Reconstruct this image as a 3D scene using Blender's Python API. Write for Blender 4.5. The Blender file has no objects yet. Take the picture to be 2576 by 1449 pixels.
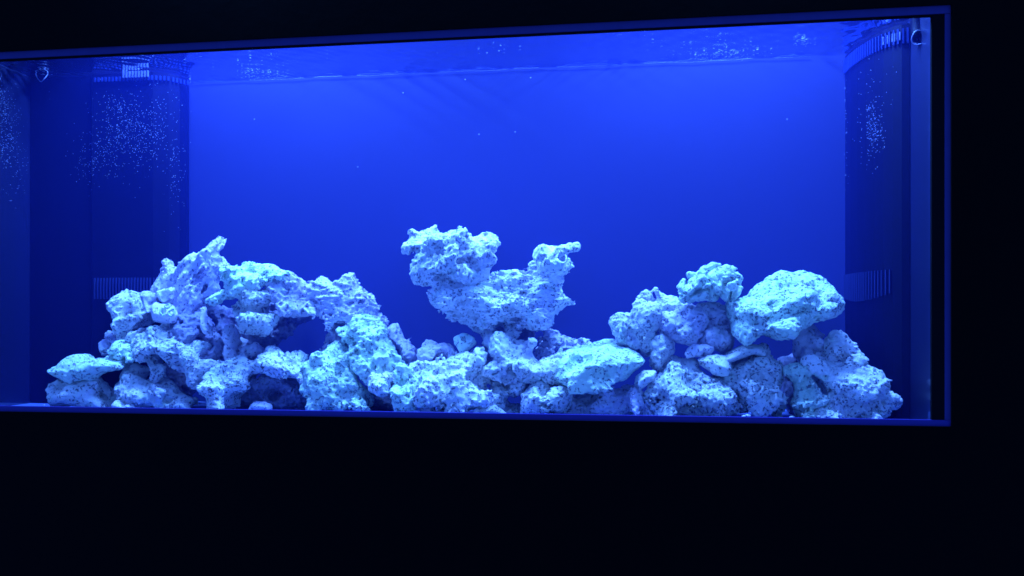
import bpy, bmesh, math, random, time
import numpy as np
from mathutils import Vector
T0 = time.time()
random.seed(7); rng = np.random.default_rng(7)
scene = bpy.context.scene
COL = scene.collection

# ------------------------------------------------------------------ camera
F_PX = 800.0                                  # focal length in picture pixels (1024 wide)
TH = math.atan(F_PX / 5994.0)                 # the tank's long side is turned 7.6 degrees
HY = 324.0                                    # picture row of the horizon
CT, ST = math.cos(TH), math.sin(TH)
CAM = Vector((0.0, -1.254, 0.142))
cam_d = bpy.data.cameras.new('camera'); cam = bpy.data.objects.new('camera', cam_d); COL.objects.link(cam)
cam.location = CAM; cam.rotation_euler = (math.radians(90), 0, TH)
cam_d.sensor_width = 36; cam_d.lens = 36 * F_PX / 1024; cam_d.shift_y = (HY - 288) / 1024
cam_d.clip_start = 0.01; cam_d.clip_end = 100
scene.camera = cam

# ------------------------------------------------------------------ added blue fill, lamps, exposure
w = bpy.data.worlds.new('World'); scene.world = w; w.use_nodes = True
w.node_tree.nodes['Background'].inputs[0].default_value = (0.062, 0.225, 1.0, 1)
w.node_tree.nodes['Background'].inputs[1].default_value = 1.35  # fill raised far above a dark room's spill, to brighten rock fronts
def area(name, loc, size, size_y, power, col, tgt, spread=180):
    d = bpy.data.lights.new(name, 'AREA'); d.shape = 'RECTANGLE'; d.size = size; d.size_y = size_y
    d.energy = power; d.color = col; d.spread = math.radians(spread)
    o = bpy.data.objects.new(name, d); COL.objects.link(o); o.location = loc
    o.rotation_euler = (Vector(tgt) - Vector(loc)).to_track_quat('-Z', 'Y').to_euler()
    return o
LC = (0.092, 0.285, 1.0)
for nm, x, p in (('aquarium_lamp', -0.68, 56), ('aquarium_lamp', -0.23, 28), ('aquarium_lamp', 0.21, 56)):
    area(nm, (x, 0.04, 0.93), 0.30, 0.16, p, LC, (x, 0.085, 0))
scene.view_settings.view_transform = 'Standard'; scene.view_settings.look = 'None'
scene.view_settings.exposure = 0.0; scene.view_settings.gamma = 1
cy = scene.cycles
cy.max_bounces = 7; cy.diffuse_bounces = 4; cy.glossy_bounces = 4; cy.volume_bounces = 2; cy.transparent_max_bounces = 12
cy.filter_width = 1.6; cy.use_denoising = True; cy.sample_clamp_indirect = 6; cy.caustics_reflective = False; cy.caustics_refractive = False

# ------------------------------------------------------------------ helpers
DS = 1024 / 2576.0                            # sizes below were measured on a 2576-wide print of the photo
def ray(xd, yd):
    u = (xd * DS - 512) / F_PX; v = (HY - yd * DS) / F_PX
    return (-ST + u * CT, CT + u * ST, v)
def P(xd, yd, Y):
    r = ray(xd, yd); t = (Y - CAM.y) / r[1]
    return (r[0] * t, Y, CAM.z + r[2] * t)
def tag(o, label=None, cat=None, group=None, kind=None):
    if label: o['label'] = label
    if cat: o['category'] = cat
    if group: o['group'] = group
    if kind: o['kind'] = kind
    return o
def link_mesh(name, me, mat, parent=None, smooth=True):
    o = bpy.data.objects.new(name, me); COL.objects.link(o)
    if mat: me.materials.append(mat)
    if smooth: me.polygons.foreach_set('use_smooth', [True] * len(me.polygons))
    if parent: o.parent = parent
    return o
def empty(name, loc=(0, 0, 0)):
    o = bpy.data.objects.new(name, None); COL.objects.link(o); o.location = loc; o.empty_display_size = 0.02; return o
def box(name, a, b, mat, parent=None, bevel=0.0):
    bm = bmesh.new(); bmesh.ops.create_cube(bm, size=1)
    for v in bm.verts:
        v.co = Vector([(a[i] + b[i]) / 2 + v.co[i] * (b[i] - a[i]) for i in range(3)])
    if bevel: bmesh.ops.bevel(bm, geom=bm.edges[:], offset=bevel, segments=2, affect='EDGES')
    me = bpy.data.meshes.new(name); bm.to_mesh(me); bm.free()
    return link_mesh(name, me, mat, parent, smooth=False)
def prism(name, pts, z0, z1, mat, parent=None, smooth=False):
    n = len(pts); vs = [(x, y, z0) for x, y in pts] + [(x, y, z1) for x, y in pts]
    fs = [(i, (i + 1) % n, (i + 1) % n + n, i + n) for i in range(n)] + [tuple(range(n))[::-1], tuple(range(n, 2 * n))]
    me = bpy.data.meshes.new(name); me.from_pydata(vs, [], fs); me.update()
    return link_mesh(name, me, mat, parent, smooth=smooth)
def tube_mesh(name, path, r, segs=8, closed=False):
    vs, fs = [], []; n = len(path)
    for i, p in enumerate(path):
        p = Vector(p); a = Vector(path[(i - 1) % n] if closed or i else path[0]); b = Vector(path[(i + 1) % n] if closed or i < n - 1 else path[-1])
        t = (b - a).normalized(); s = t.cross(Vector((0, 1, 0.01))).normalized(); q = t.cross(s)
        rr = r[i] if isinstance(r, (list, tuple)) else r
        for k in range(segs):
            an = 2 * math.pi * k / segs; vs.append(p + (s * math.cos(an) + q * math.sin(an)) * rr)
    for i in range(n if closed else n - 1):
        j = (i + 1) % n
        for k in range(segs):
            l = (k + 1) % segs; fs.append((i * segs + k, i * segs + l, j * segs + l, j * segs + k))
    if not closed: fs += [tuple(range(segs))[::-1], tuple(range((n - 1) * segs, n * segs))]
    me = bpy.data.meshes.new(name); me.from_pydata(vs, [], fs); me.update(); return me
def points_mesh(name, items):
    """many tiny low spheres in one mesh: items = (centre, radius, (sx, sy, sz))"""
    bm = bmesh.new(); bmesh.ops.create_icosphere(bm, subdivisions=1, radius=1)
    bv = np.array([v.co[:] for v in bm.verts]); bf = np.array([[v.index for v in f.verts] for f in bm.faces]); bm.free()
    vs, fs = [], []
    for i, (c, r, s) in enumerate(items):
        vs.append(bv * r * np.array(s) + np.array(c)); fs.append(bf + i * len(bv))
    me = bpy.data.meshes.new(name); me.from_pydata(np.concatenate(vs).tolist(), [], np.concatenate(fs).tolist()); me.update(); return me

# ------------------------------------------------------------------ materials
def mat(name):
    m = bpy.data.materials.new(name); m.use_nodes = True; nt = m.node_tree
    return m, nt, nt.nodes, nt.links, nt.nodes['Principled BSDF']
def simple(name, col, rough=0.5, spec=0.5, noise=0.0, scale=30, metal=0.0):
    m, nt, N, L, b = mat(name)
    b.inputs['Roughness'].default_value = rough; b.inputs['Specular IOR Level'].default_value = spec; b.inputs['Metallic'].default_value = metal
    b.inputs['Base Color'].default_value = (*col, 1)
    if noise:
        tc = N.new('ShaderNodeTexCoord'); n = N.new('ShaderNodeTexNoise'); n.inputs['Scale'].default_value = scale; n.inputs['Detail'].default_value = 5
        r = N.new('ShaderNodeMapRange'); r.inputs['To Min'].default_value = 1 - noise; r.inputs['To Max'].default_value = 1 + noise
        mx = N.new('ShaderNodeMix'); mx.data_type = 'RGBA'; mx.blend_type = 'MULTIPLY'; mx.inputs[0].default_value = 1
        mx.inputs[6].default_value = (*col, 1)
        L.new(tc.outputs['Object'], n.inputs['Vector']); L.new(n.outputs['Fac'], r.inputs['Value']); L.new(r.outputs[0], mx.inputs[7]); L.new(mx.outputs[2], b.inputs['Base Color'])
        bp = N.new('ShaderNodeBump'); bp.inputs['Strength'].default_value = 0.15; bp.inputs['Distance'].default_value = 0.002
        L.new(n.outputs['Fac'], bp.inputs['Height']); L.new(bp.outputs[0], b.inputs['Normal'])
    return m

def rock_mat(name, pale, tint, tint2, speck, bump_scale=260, speck_scale=170, speck_w=0.20):
    m, nt, N, L, b = mat(name)
    b.inputs['Roughness'].default_value = 0.85; b.inputs['Specular IOR Level'].default_value = 0.25
    tc = N.new('ShaderNodeTexCoord'); oi = N.new('ShaderNodeObjectInfo')
    def noise(scale, detail, dist=0.0, rough=0.55):
        n = N.new('ShaderNodeTexNoise'); n.inputs['Scale'].default_value = scale; n.inputs['Detail'].default_value = detail
        n.inputs['Distortion'].default_value = dist; n.inputs['Roughness'].default_value = rough; L.new(tc.outputs['Object'], n.inputs['Vector']); return n
    def ramp(src, lo, hi, a=0.0, c=1.0):
        r = N.new('ShaderNodeMapRange'); r.interpolation_type = 'SMOOTHSTEP'
        for k, v in (('From Min', lo), ('From Max', hi), ('To Min', a), ('To Max', c)): r.inputs[k].default_value = v
        L.new(src, r.inputs['Value']); return r.outputs[0]
    def mix(f, a, c, mode='MIX'):
        x = N.new('ShaderNodeMix'); x.data_type = 'RGBA'; x.blend_type = mode
        if hasattr(f, 'is_output'): L.new(f, x.inputs[0])
        else: x.inputs[0].default_value = f
        for s, v in ((6, a), (7, c)):
            if hasattr(v, 'is_output'): L.new(v, x.inputs[s])
            else: x.inputs[s].default_value = (*v, 1)
        return x.outputs[2]
    big = noise(11, 3, 0.6); mid = noise(38, 5, 0.4); fine = noise(bump_scale, 6, 0.3, 0.7)
    c = mix(ramp(big.outputs['Fac'], 0.44, 0.66), pale, tint)
    c = mix(ramp(mid.outputs['Fac'], 0.56, 0.70, 0, 0.75), c, tint2)
    # per-stone shift
    rr = ramp(oi.outputs['Random'], 0, 1, 0.82, 1.08)
    c = mix(1.0, c, (1, 1, 1), 'MULTIPLY')
    hs = N.new('ShaderNodeHueSaturation'); L.new(rr, hs.inputs['Value']); L.new(c, hs.inputs['Color']); c = hs.outputs[0]
    # dark specks and pin holes
    v = N.new('ShaderNodeTexVoronoi'); v.inputs['Scale'].default_value = speck_scale; v.inputs['Randomness'].default_value = 1
    wn = noise(90, 2); wa = N.new('ShaderNodeMix'); wa.data_type = 'RGBA'; wa.inputs[0].default_value = 0.03
    L.new(tc.outputs['Object'], wa.inputs[6]); L.new(wn.outputs['Color'], wa.inputs[7]); L.new(wa.outputs[2], v.inputs['Vector'])
    cn = N.new('ShaderNodeSeparateColor'); L.new(v.outputs['Color'], cn.inputs[0])
    near = ramp(v.outputs['Distance'], speck_w, speck_w * 1.9, 1, 0)
    some = ramp(cn.outputs[0], 0.42, 0.50, 0, 1)
    mm = N.new('ShaderNodeMath'); mm.operation = 'MULTIPLY'; L.new(near, mm.inputs[0]); L.new(some, mm.inputs[1])
    c2 = mix(mm.outputs[0], c, speck)
    grime = ramp(fine.outputs['Fac'], 0.56, 0.68, 0, 0.35)
    c3 = mix(grime, c2, speck)
    L.new(c3, b.inputs['Base Color'])
    # relief
    h1 = N.new('ShaderNodeMath'); h1.operation = 'MULTIPLY_ADD'; L.new(mm.outputs[0], h1.inputs[0]); h1.inputs[1].default_value = -1.2; L.new(fine.outputs['Fac'], h1.inputs[2])
    h2 = N.new('ShaderNodeMath'); h2.operation = 'ADD'; L.new(h1.outputs[0], h2.inputs[0]); L.new(mid.outputs['Fac'], h2.inputs[1])
    bp = N.new('ShaderNodeBump'); bp.inputs['Strength'].default_value = 0.9; bp.inputs['Distance'].default_value = 0.0035
    L.new(h2.outputs[0], bp.inputs['Height']); L.new(bp.outputs[0], b.inputs['Normal'])
    return m
M_PALE = rock_mat('pale_rock', (0.84, 0.84, 0.80), (0.76, 0.72, 0.82), (0.70, 0.86, 0.70), (0.24, 0.24, 0.31), speck_scale=160, speck_w=0.24)
M_LAV = rock_mat('lavender_rock', (0.76, 0.71, 0.79), (0.66, 0.57, 0.76), (0.66, 0.72, 0.66), (0.24, 0.20, 0.32), speck_scale=170, speck_w=0.22)
M_CYAN = rock_mat('greenish_rock', (0.74, 0.94, 0.76), (0.72, 0.80, 0.80), (0.80, 0.98, 0.66), (0.23, 0.25, 0.30), speck_scale=160, speck_w=0.25)
M_POR = rock_mat('porous_rock', (0.78, 0.80, 0.76), (0.68, 0.64, 0.74), (0.70, 0.84, 0.68), (0.18, 0.17, 0.24), speck_scale=165, speck_w=0.26)
M_DARK = rock_mat('dark_shade_toned_rock', (0.26, 0.25, 0.34), (0.20, 0.16, 0.28), (0.28, 0.30, 0.32), (0.15, 0.13, 0.2), speck_scale=160)  # dark stone tone, with the shade of gaps and caves put into colour
MATS = dict(pale=M_PALE, lav=M_LAV, cyan=M_CYAN, por=M_POR, dark=M_DARK)
M_TRIM = simple('blue_grey_trim', (0.030, 0.024, 0.11), 0.7, 0.05, 0.12, 60)
M_TRIM_LOW = simple('lower_trim', (0.022, 0.014, 0.14), 0.6, 0.15, 0.12, 60)
M_BLACK = simple('black_panel', (0.0005, 0.0003, 0.0007), 0.9, 0.05, 0.2, 40)
M_SIL = simple('black_silicone', (0.002, 0.002, 0.004), 0.9, 0.05)
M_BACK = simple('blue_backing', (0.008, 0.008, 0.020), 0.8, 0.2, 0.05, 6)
bb = M_BACK.node_tree.nodes['Principled BSDF']; bb.inputs['Emission Color'].default_value = (0.006, 0.030, 0.55, 1); bb.inputs['Emission Strength'].default_value = 0.34   # even blue glow added, keeps the panel bright behind the rocks
M_FLOOR = simple('blue_tank_bottom', (0.12, 0.18, 0.42), 0.6, 0.3, 0.10, 20)
M_BOX = simple('dark_acrylic', (0.002, 0.002, 0.010), 0.6, 0.08, 0.15, 8)
M_COMB = simple('comb_acrylic', (0.012, 0.02, 0.10), 0.3, 0.4)
M_BUB = simple('micro_bubble', (0.30, 0.31, 0.44), 0.3, 0.8)
M_LIT = simple('pale_comb', (0.11, 0.12, 0.20), 0.4, 0.3)  # paler teeth, their highlight put into the colour; foam shares it
M_INT = simple('intake_acrylic', (0.022, 0.028, 0.09), 0.5, 0.1)
M_PIPE = simple('return_pipe', (0.20, 0.24, 0.36), 0.3, 0.6)

m, nt, N, L, b = mat('clear_glass'); M_GLASS = m
N.remove(b); t = N.new('ShaderNodeBsdfTransparent'); t.inputs[0].default_value = (0.97, 0.98, 1, 1); L.new(t.outputs[0], N['Material Output'].inputs[0])
m, nt, N, L, b = mat('side_glass'); M_SIDE = m
g = N.new('ShaderNodeBsdfGlossy'); g.inputs['Roughness'].default_value = 0.03; g.inputs['Color'].default_value = (0.7, 0.75, 0.9, 1)
b.inputs['Base Color'].default_value = (0.002, 0.004, 0.03, 1); mx = N.new('ShaderNodeMixShader'); mx.inputs[0].default_value = 0.2
L.new(b.outputs[0], mx.inputs[1]); L.new(g.outputs[0], mx.inputs[2]); L.new(mx.outputs[0], N['Material Output'].inputs[0])
m, nt, N, L, b = mat('water_surface'); M_SURF = m
N.remove(b); fr = N.new('ShaderNodeFresnel'); fr.inputs[0].default_value = 1.33
t = N.new('ShaderNodeBsdfTransparent'); g = N.new('ShaderNodeBsdfGlossy'); g.inputs['Roughness'].default_value = 0.14; g.inputs['Color'].default_value = (0.9, 0.93, 1, 1)
mx = N.new('ShaderNodeMixShader'); L.new(fr.outputs[0], mx.inputs[0]); L.new(t.outputs[0], mx.inputs[1]); L.new(g.outputs[0], mx.inputs[2]); L.new(mx.outputs[0], N['Material Output'].inputs[0])
m, nt, N, L, b = mat('water_body'); M_WATER = m
N.remove(b); pv = N.new('ShaderNodeVolumePrincipled'); pv.inputs['Color'].default_value = (0.04, 0.075, 0.72, 1); pv.inputs['Density'].default_value = 0.48
pv.inputs['Anisotropy'].default_value = 0.15; L.new(pv.outputs[0], N['Material Output'].inputs['Volume'])

# ------------------------------------------------------------------ tank
XL, XR, YB, ZW, ZF = -1.136, 0.459, 0.24, 0.622, -0.012
YT = -0.012                                   # front face of the trim
ti = P(932 / DS, 14 / DS, YT)[2]; to = P(950 / DS, 5.2 / DS, YT)[2]
bi = P(932 / DS, 420 / DS, YT)[2]; bo = P(950 / DS, 426.3 / DS, YT)[2]
xo = P(950.6 / DS, 300 / DS, YT)[0]; xi = P(945 / DS, 300 / DS, YT)[0]; xg = P(932.3 / DS, 300 / DS, YT)[0]
XO = -1.6
tank = tag(empty('aquarium', (0, 0, ZF)), 'long glass aquarium lit blue behind a narrow blue-grey trim in a black wall', 'aquarium')
def tp(o): o.parent = tank; o.matrix_parent_inverse = tank.matrix_world.inverted(); return o
tank.matrix_world  # identity until the first update; children are given in world space
def tbox(name, a, b_, m_, bevel=0.0):
    o = box(name, (a[0], a[1], a[2] - ZF), (b_[0], b_[1], b_[2] - ZF), m_, tank, bevel); return o
tbox('bottom_panel', (XL - .01, 0.0, ZF - .012), (XR + .01, YB + .01, ZF), M_FLOOR)
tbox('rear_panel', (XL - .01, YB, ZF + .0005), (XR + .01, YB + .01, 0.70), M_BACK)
tbox('side_panel', (XL - .012, -0.004, ZF + .001), (XL, YB - .0005, 0.70), M_SIDE)
tbox('side_panel', (XR, -0.004, ZF + .001), (XR + .012, YB - .0005, 0.70), M_SIDE)
tbox('front_pane', (XL + .0005, -0.010, ZF + .001), (XR - .0005, -0.004, 0.70), M_GLASS)
tbox('corner_seal', (xg, -0.0105, bi - 0.012), (xi + 0.001, -0.0042, 0.69), M_SIL)
tbox('top_trim', (XO, YT, ti), (xo + .012, YT + .008, to + .012), M_TRIM, 0.0003)
tbox('trim_lip', (XO, YT + 0.001, ti - 0.0028), (xg, YT + .006, ti - 0.0002), M_SIL)
tbox('bottom_trim', (XO, YT, bo - .012), (xo + .012, YT + .008, bi), M_TRIM_LOW, 0.0005)
tbox('side_trim', (xi, YT + 0.0006, bi + .0003), (xo + .012, YT + .008, ti - .0003), M_TRIM, 0.0003)
# black wall around the opening
def wall_sheet():
    o = []
    R = 3.0
    xs = [(-R, XO), (XO, xo), (xo, R)]
    zs = [(-1.6, bo), (bo, to), (to, 2.2)]
    vs, fs = [], []
    for i, (x0, x1) in enumerate(xs):
        for j, (z0, z1) in enumerate(zs):
            if i == 1 and j == 1: continue
            k = len(vs); vs += [(x0, YT - .004, z0), (x1, YT - .004, z0), (x1, YT - .004, z1), (x0, YT - .004, z1)]
            fs.append((k, k + 1, k + 2, k + 3))
    bm = bmesh.new(); bv = [bm.verts.new(v) for v in vs]
    for f in fs: bm.faces.new([bv[q] for q in f])
    bmesh.ops.remove_doubles(bm, verts=bm.verts, dist=1e-5)
    e = bmesh.ops.extrude_face_region(bm, geom=bm.faces[:])
    for v in e['geom']:
        if isinstance(v, bmesh.types.BMVert): v.co.y += 0.0035
    bmesh.ops.recalc_face_normals(bm, faces=bm.faces[:])
    me = bpy.data.meshes.new('wall'); bm.to_mesh(me); bm.free(); return me
tag(link_mesh('wall', wall_sheet(), M_BLACK, smooth=False), kind='structure')

# ------------------------------------------------------------------ water: body and rippled surface
wb = box('water', (XL + .001, -0.003, ZF + .001), (XR - .001, YB - .001, ZW - .006), M_WATER); tag(wb, kind='structure')
def ripple(x, y):
    return (0.0007 * math.sin(x * 41 + 3 * math.sin(y * 23)) * math.sin(y * 60 + x * 9) + 0.0005 * math.sin(x * 97 + y * 131 + 2 * math.sin(x * 17))
            + 0.0003 * math.sin(x * 190 - y * 220 + math.sin(x * 61) * 2))
nx, ny = 640, 110
gx = np.linspace(XL + .0006, XR - .0006, nx); gy = np.linspace(-0.0035, YB - .0006, ny)
vs = [(x, y, ZW + ripple(x, y)) for y in gy for x in gx]
fs = [(j * nx + i, j * nx + i + 1, (j + 1) * nx + i + 1, (j + 1) * nx + i) for j in range(ny - 1) for i in range(nx - 1)]
me = bpy.data.meshes.new('water_surface'); me.from_pydata(vs, [], fs); me.update()
tag(link_mesh('water_surface', me, M_SURF), kind='structure')
print('tank', time.time() - T0)

# ------------------------------------------------------------------ overflow boxes
GR = 'overflow boxes in the rear corners'
def X(xd, Y): return P(xd, 800, Y)[0]
lb = tag(empty('overflow_box'), 'wide dark overflow box in the rear left corner, speckled with bubbles', 'overflow box', GR)
pl = [(X(476, .238), .238), (X(470, .21), .21), (X(452, .185), .185), (X(425, .168), .168), (X(385, .158), .158), (X(232, .156), .156), (X(230, .162), .162), (XL + .001, .165), (XL + .001, .238)]
prism('body', pl, ZF + .001, 0.6192, M_BOX, lb)
rb = tag(empty('overflow_box'), 'narrow dark overflow box in the rear right corner beside the black corner seal', 'overflow box', GR)
pr = [(XR - .001, .238), (X(2126, .238), .238)]
for k in range(1, 9):
    a = k / 8 * math.pi / 2; pr.append((X(2126, .238) + (XR - .001 - X(2126, .238)) * (1 - math.cos(a)) , .238 - 0.15 * math.sin(a)))
prism('body', pr[::-1], ZF + .001, 0.6192, M_BOX, rb, smooth=False)
def comb(parent, path, z0, z1, n, w_, name='weir_comb'):
    """vertical teeth along a plan path, proud of the box, with a top rail"""
    bm = bmesh.new()
    L_ = [0.0]
    for a, c in zip(path, path[1:]): L_.append(L_[-1] + math.dist(a, c))
    def at(s):
        for i in range(len(path) - 1):
            if s <= L_[i + 1] or i == len(path) - 2:
                f = (s - L_[i]) / (L_[i + 1] - L_[i]); a, c = path[i], path[i + 1]
                d = Vector((c[0] - a[0], c[1] - a[1], 0)).normalized(); return Vector((a[0] + (c[0] - a[0]) * f, a[1] + (c[1] - a[1]) * f, 0)), d
    for k in range(n):
        s = (k + .5) / n; p, d = at(s * L_[-1]); q = Vector((d.y, -d.x, 0))
        if q.y > 0: q = -q
        lo = z0(s) if callable(z0) else z0
        vsq = []
        for zz in (lo, z1):
            for a_, b_ in ((-1, 0), (1, 0), (1, 1), (-1, 1)):
                vsq.append(bm.verts.new(p + d * a_ * w_ / 2 + q * (b_ * 0.003 + 0.0004) + Vector((0, 0, zz))))
        for f in ((0, 1, 2, 3), (7, 6, 5, 4), (0, 4, 5, 1), (1, 5, 6, 2), (2, 6, 7, 3), (3, 7, 4, 0)): bm.faces.new([vsq[i] for i in f])
    me = bpy.data.meshes.new(name); bm.to_mesh(me); bm.free()
    o = link_mesh(name, me, M_LIT if name == 'lit_comb' else M_INT if name == 'intake_comb' else M_COMB, parent, smooth=False); o['kind'] = 'stuff'; return o
lp = [(X(475, .20), .20), (X(452, .184), .184), (X(425, .167), .167), (X(385, .157), .157), (X(236, .155), .155)]
zt = lambda xd, yd, Y: P(xd, yd, Y)[2]
comb(lb, lp, zt(300, 205, .157), 0.612, 26, 0.0030)
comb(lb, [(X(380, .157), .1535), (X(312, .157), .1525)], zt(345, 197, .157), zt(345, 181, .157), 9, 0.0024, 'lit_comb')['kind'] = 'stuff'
comb(lb, lp, lambda s: zt(300, 752, .157), zt(300, 699, .157), 30, 0.0022, 'intake_comb')
rp = [(p[0], p[1]) for p in pr[1:]]
comb(rb, rp, 0.588, 0.612, 26, 0.0026)
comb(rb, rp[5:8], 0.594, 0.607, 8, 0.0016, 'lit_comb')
comb(rb, rp[:7], lambda s: zt(2190, 758, .17) + 0.010 * (2 * s - .9) ** 2, zt(2190, 685, .17), 20, 0.0016, 'intake_comb')

# return nozzles: a ring-mouthed elbow beside each box
def nozzle(label, c, R_, side):
    t_ = tag(empty('return_nozzle', c), label, 'return nozzle', 'return nozzles at the water line')
    ring = [(R_ * math.cos(a), 0.004 * math.sin(2 * a), R_ * math.sin(a)) for a in [2 * math.pi * k / 24 for k in range(24)]]
    link_mesh('mouth', tube_mesh('mouth', ring, 0.0009, 8, True), M_BUB, t_)
    link_mesh('pipe', tube_mesh('pipe', [(0, 0.004, 0), (0, .010, .012), (0, .012, .03), (0, .012, .10)], R_ * 0.8, 12), M_BOX, t_)
nozzle('ring-mouthed return nozzle by the right end pane under the surface', P(2312, 94, .045), 0.0105, 1)
nozzle('ring-mouthed return nozzle near the left end pane under the surface', P(105, 190, .150), 0.0115, -1)

# bubbles clinging to the boxes, foam on the surface
def box_front(plan, x):
    best = .15
    for a, c in zip(plan, plan[1:]):
        lo, hi = sorted((a[0], c[0]))
        if lo <= x <= hi and hi - lo > 1e-5:
            y = a[1] + (c[1] - a[1]) * (x - a[0]) / (c[0] - a[0]); best = min(best, y) if best != .15 else y
    return best
def cling(n, cxd, cyd, sx, sy, plan, lo=0.0003, hi=0.0007):
    r = []
    for _ in range(n):
        xd = random.gauss(cxd, sx); yd = random.gauss(cyd, sy)
        Y = .15
        for _k in range(3):
            p = P(xd, yd, Y); Y = box_front(plan, p[0])
        p = P(xd, yd, Y - .001)
        if p[0] < XL + .003 or p[0] > XR - .003 or p[2] > ZW - .01: continue
        r.append((p, random.uniform(lo, hi), (1, .6, 1)))
    return r
PL2 = pl[:8]; PR2 = pr[1:]
it = []
for cx_, cy_, sx_, sy_, n_ in ((300, 325, 30, 36, 190), (350, 345, 36, 50, 220), (260, 390, 28, 30, 130), (390, 320, 30, 60, 160), (440, 430, 14, 60, 90), (300, 270, 30, 20, 70), (215, 410, 20, 40, 60), (200, 180, 10, 8, 14), (240, 250, 90, 60, 30)):
    it += cling(n_, cx_, cy_, sx_, sy_, PL2)
tag(link_mesh('micro_bubbles', points_mesh('micro_bubbles', it), M_BUB), 'fine bubbles clinging to the wide left overflow box', 'bubbles', kind='stuff')
it = []
for cx_, cy_, sx_, sy_, n_ in ((2190, 300, 14, 30, 90), (2205, 335, 12, 22, 80), (2180, 350, 14, 40, 60), (2315, 320, 12, 35, 60), (2335, 300, 4, 90, 40), (2300, 170, 7, 12, 26), (2180, 230, 14, 40, 26), (2230, 250, 40, 80, 40), (2128, 330, 3, 70, 26)):
    it += cling(n_, cx_, cy_, sx_, sy_, PR2)
side_it = []
for cx_, cy_, sx_, sy_, n_ in ((12, 260, 16, 26, 110), (20, 330, 16, 40, 130), (30, 400, 26, 40, 70), (70, 430, 26, 40, 40), (90, 290, 40, 70, 24)):
    for _ in range(n_):
        r_ = ray(abs(random.gauss(cx_, sx_)), random.gauss(cy_, sy_)); t_ = (XL + .0012) / r_[0]; y_ = CAM.y + r_[1] * t_
        if 0.01 < y_ < .16: side_it.append(((XL + .0012, y_, CAM.z + r_[2] * t_), random.uniform(.0003, .0008), (.6, 1, 1)))
tag(link_mesh('micro_bubbles', points_mesh('micro_bubbles', side_it), M_BUB), 'fine bubbles clinging to the left end pane of the tank', 'bubbles', kind='stuff')
tag(link_mesh('micro_bubbles', points_mesh('micro_bubbles', it), M_BUB), 'fine bubbles clinging to the narrow right overflow box', 'bubbles', kind='stuff')
def surf_pt(xd, yd):
    r = ray(xd, yd); t_ = (ZW - .004 - CAM.z) / r[2]; return (CAM.x + r[0] * t_, CAM.y + r[1] * t_, ZW - .004)
it = []
for cx_, cy_, sx_, sy_, n_ in ((640, 188, 26, 5, 60), (700, 190, 20, 3, 22), (1555, 80, 30, 5, 22), (1830, 140, 45, 5, 60), (1790, 147, 30, 2, 18), (2022, 106, 13, 5, 40), (1750, 110, 130, 22, 36), (1250, 130, 60, 14, 10), (560, 150, 110, 18, 26), (110, 185, 16, 3, 20), (440, 207, 24, 3, 16)):
    for _ in range(int(n_ * .6)):
        p = surf_pt(random.gauss(cx_, sx_), random.gauss(cy_, sy_))
        if 0 < p[1] < YB - .004: it.append((p, random.uniform(.0005, .0012), (random.uniform(1.2, 3.2), 1, .35)))
tag(link_mesh('surface_foam', points_mesh('surface_foam', it), M_LIT), 'small glinting foam flecks on the water surface', 'foam', kind='stuff')
it = [(P(xd, yd, random.uniform(.03, .18)), .0011, (1, 1, 1)) for xd, yd in ((1320, 123), (1225, 133), (1255, 128), (1014, 234), (1296, 332), (1205, 338), (1100, 132), (1170, 200), (1335, 196), (640, 300), (900, 420), (1980, 300))]
tag(link_mesh('drifting_specks', points_mesh('drifting_specks', it), M_BUB), 'tiny white specks drifting in the open blue water', 'specks', kind='stuff')
# waterline meniscus and rear brace of the tank
pts = [(x, YB - .003, ZW - .001 + .0008 * math.sin(x * 31) + .0005 * math.sin(x * 83)) for x in np.linspace(X(480, .237), X(2040, .237), 160)]
o = link_mesh('waterline', tube_mesh('waterline', [(p[0], p[1], p[2] - ZF) for p in pts], 0.0004, 6), M_COMB, tank)
print('boxes', time.time() - T0)

# ------------------------------------------------------------------ rock engine: signed distance fields on a grid, surface nets
TN = 96
def fft_noise(lam, seed, n=TN):
    r = np.random.default_rng(seed); f = np.fft.rfftn(r.standard_normal((n, n, n)).astype(np.float32))
    k = np.sqrt(np.fft.fftfreq(n)[:, None, None] ** 2 + np.fft.fftfreq(n)[None, :, None] ** 2 + np.fft.rfftfreq(n)[None, None, :] ** 2) * lam
    f *= np.exp(-((k - 1) / 0.38) ** 2); a = np.fft.irfftn(f, s=(n, n, n)); a /= a.std(); return a.astype(np.float32)
NT = fft_noise(16, 1)                          # 16 cells per wave
NT2 = fft_noise(8, 2)
def worley(cell, seed, n=TN):
    m_ = n // cell; r = np.random.default_rng(seed); pts_ = r.random((m_, m_, m_, 3)).astype(np.float32)
    g_ = np.indices((n, n, n)).astype(np.float32) / cell; ci = np.floor(g_).astype(int)
    f1 = np.full((n, n, n), 9, np.float32); f2 = f1.copy(); idr = np.zeros((n, n, n), np.float32); rid = r.random((m_, m_, m_)).astype(np.float32)
    for dx in (-1, 0, 1):
        for dy in (-1, 0, 1):
            for dz in (-1, 0, 1):
                c_ = ci + np.array([dx, dy, dz])[:, None, None, None]; w_ = c_ % m_
                pp = pts_[w_[0], w_[1], w_[2]]
                d = np.sqrt(((c_[0] + pp[..., 0] - g_[0]) ** 2) + ((c_[1] + pp[..., 1] - g_[1]) ** 2) + ((c_[2] + pp[..., 2] - g_[2]) ** 2))
                less = d < f1; f2 = np.where(less, f1, np.minimum(f2, d)); idr = np.where(less, rid[w_[0], w_[1], w_[2]], idr); f1 = np.where(less, d, f1)
    return f1, f2 - f1, idr
W1, W21, WID = worley(12, 3)
PIT = np.where(WID < 0.62, W1, 1.0).astype(np.float32)      # only some cells hold a pit
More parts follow.
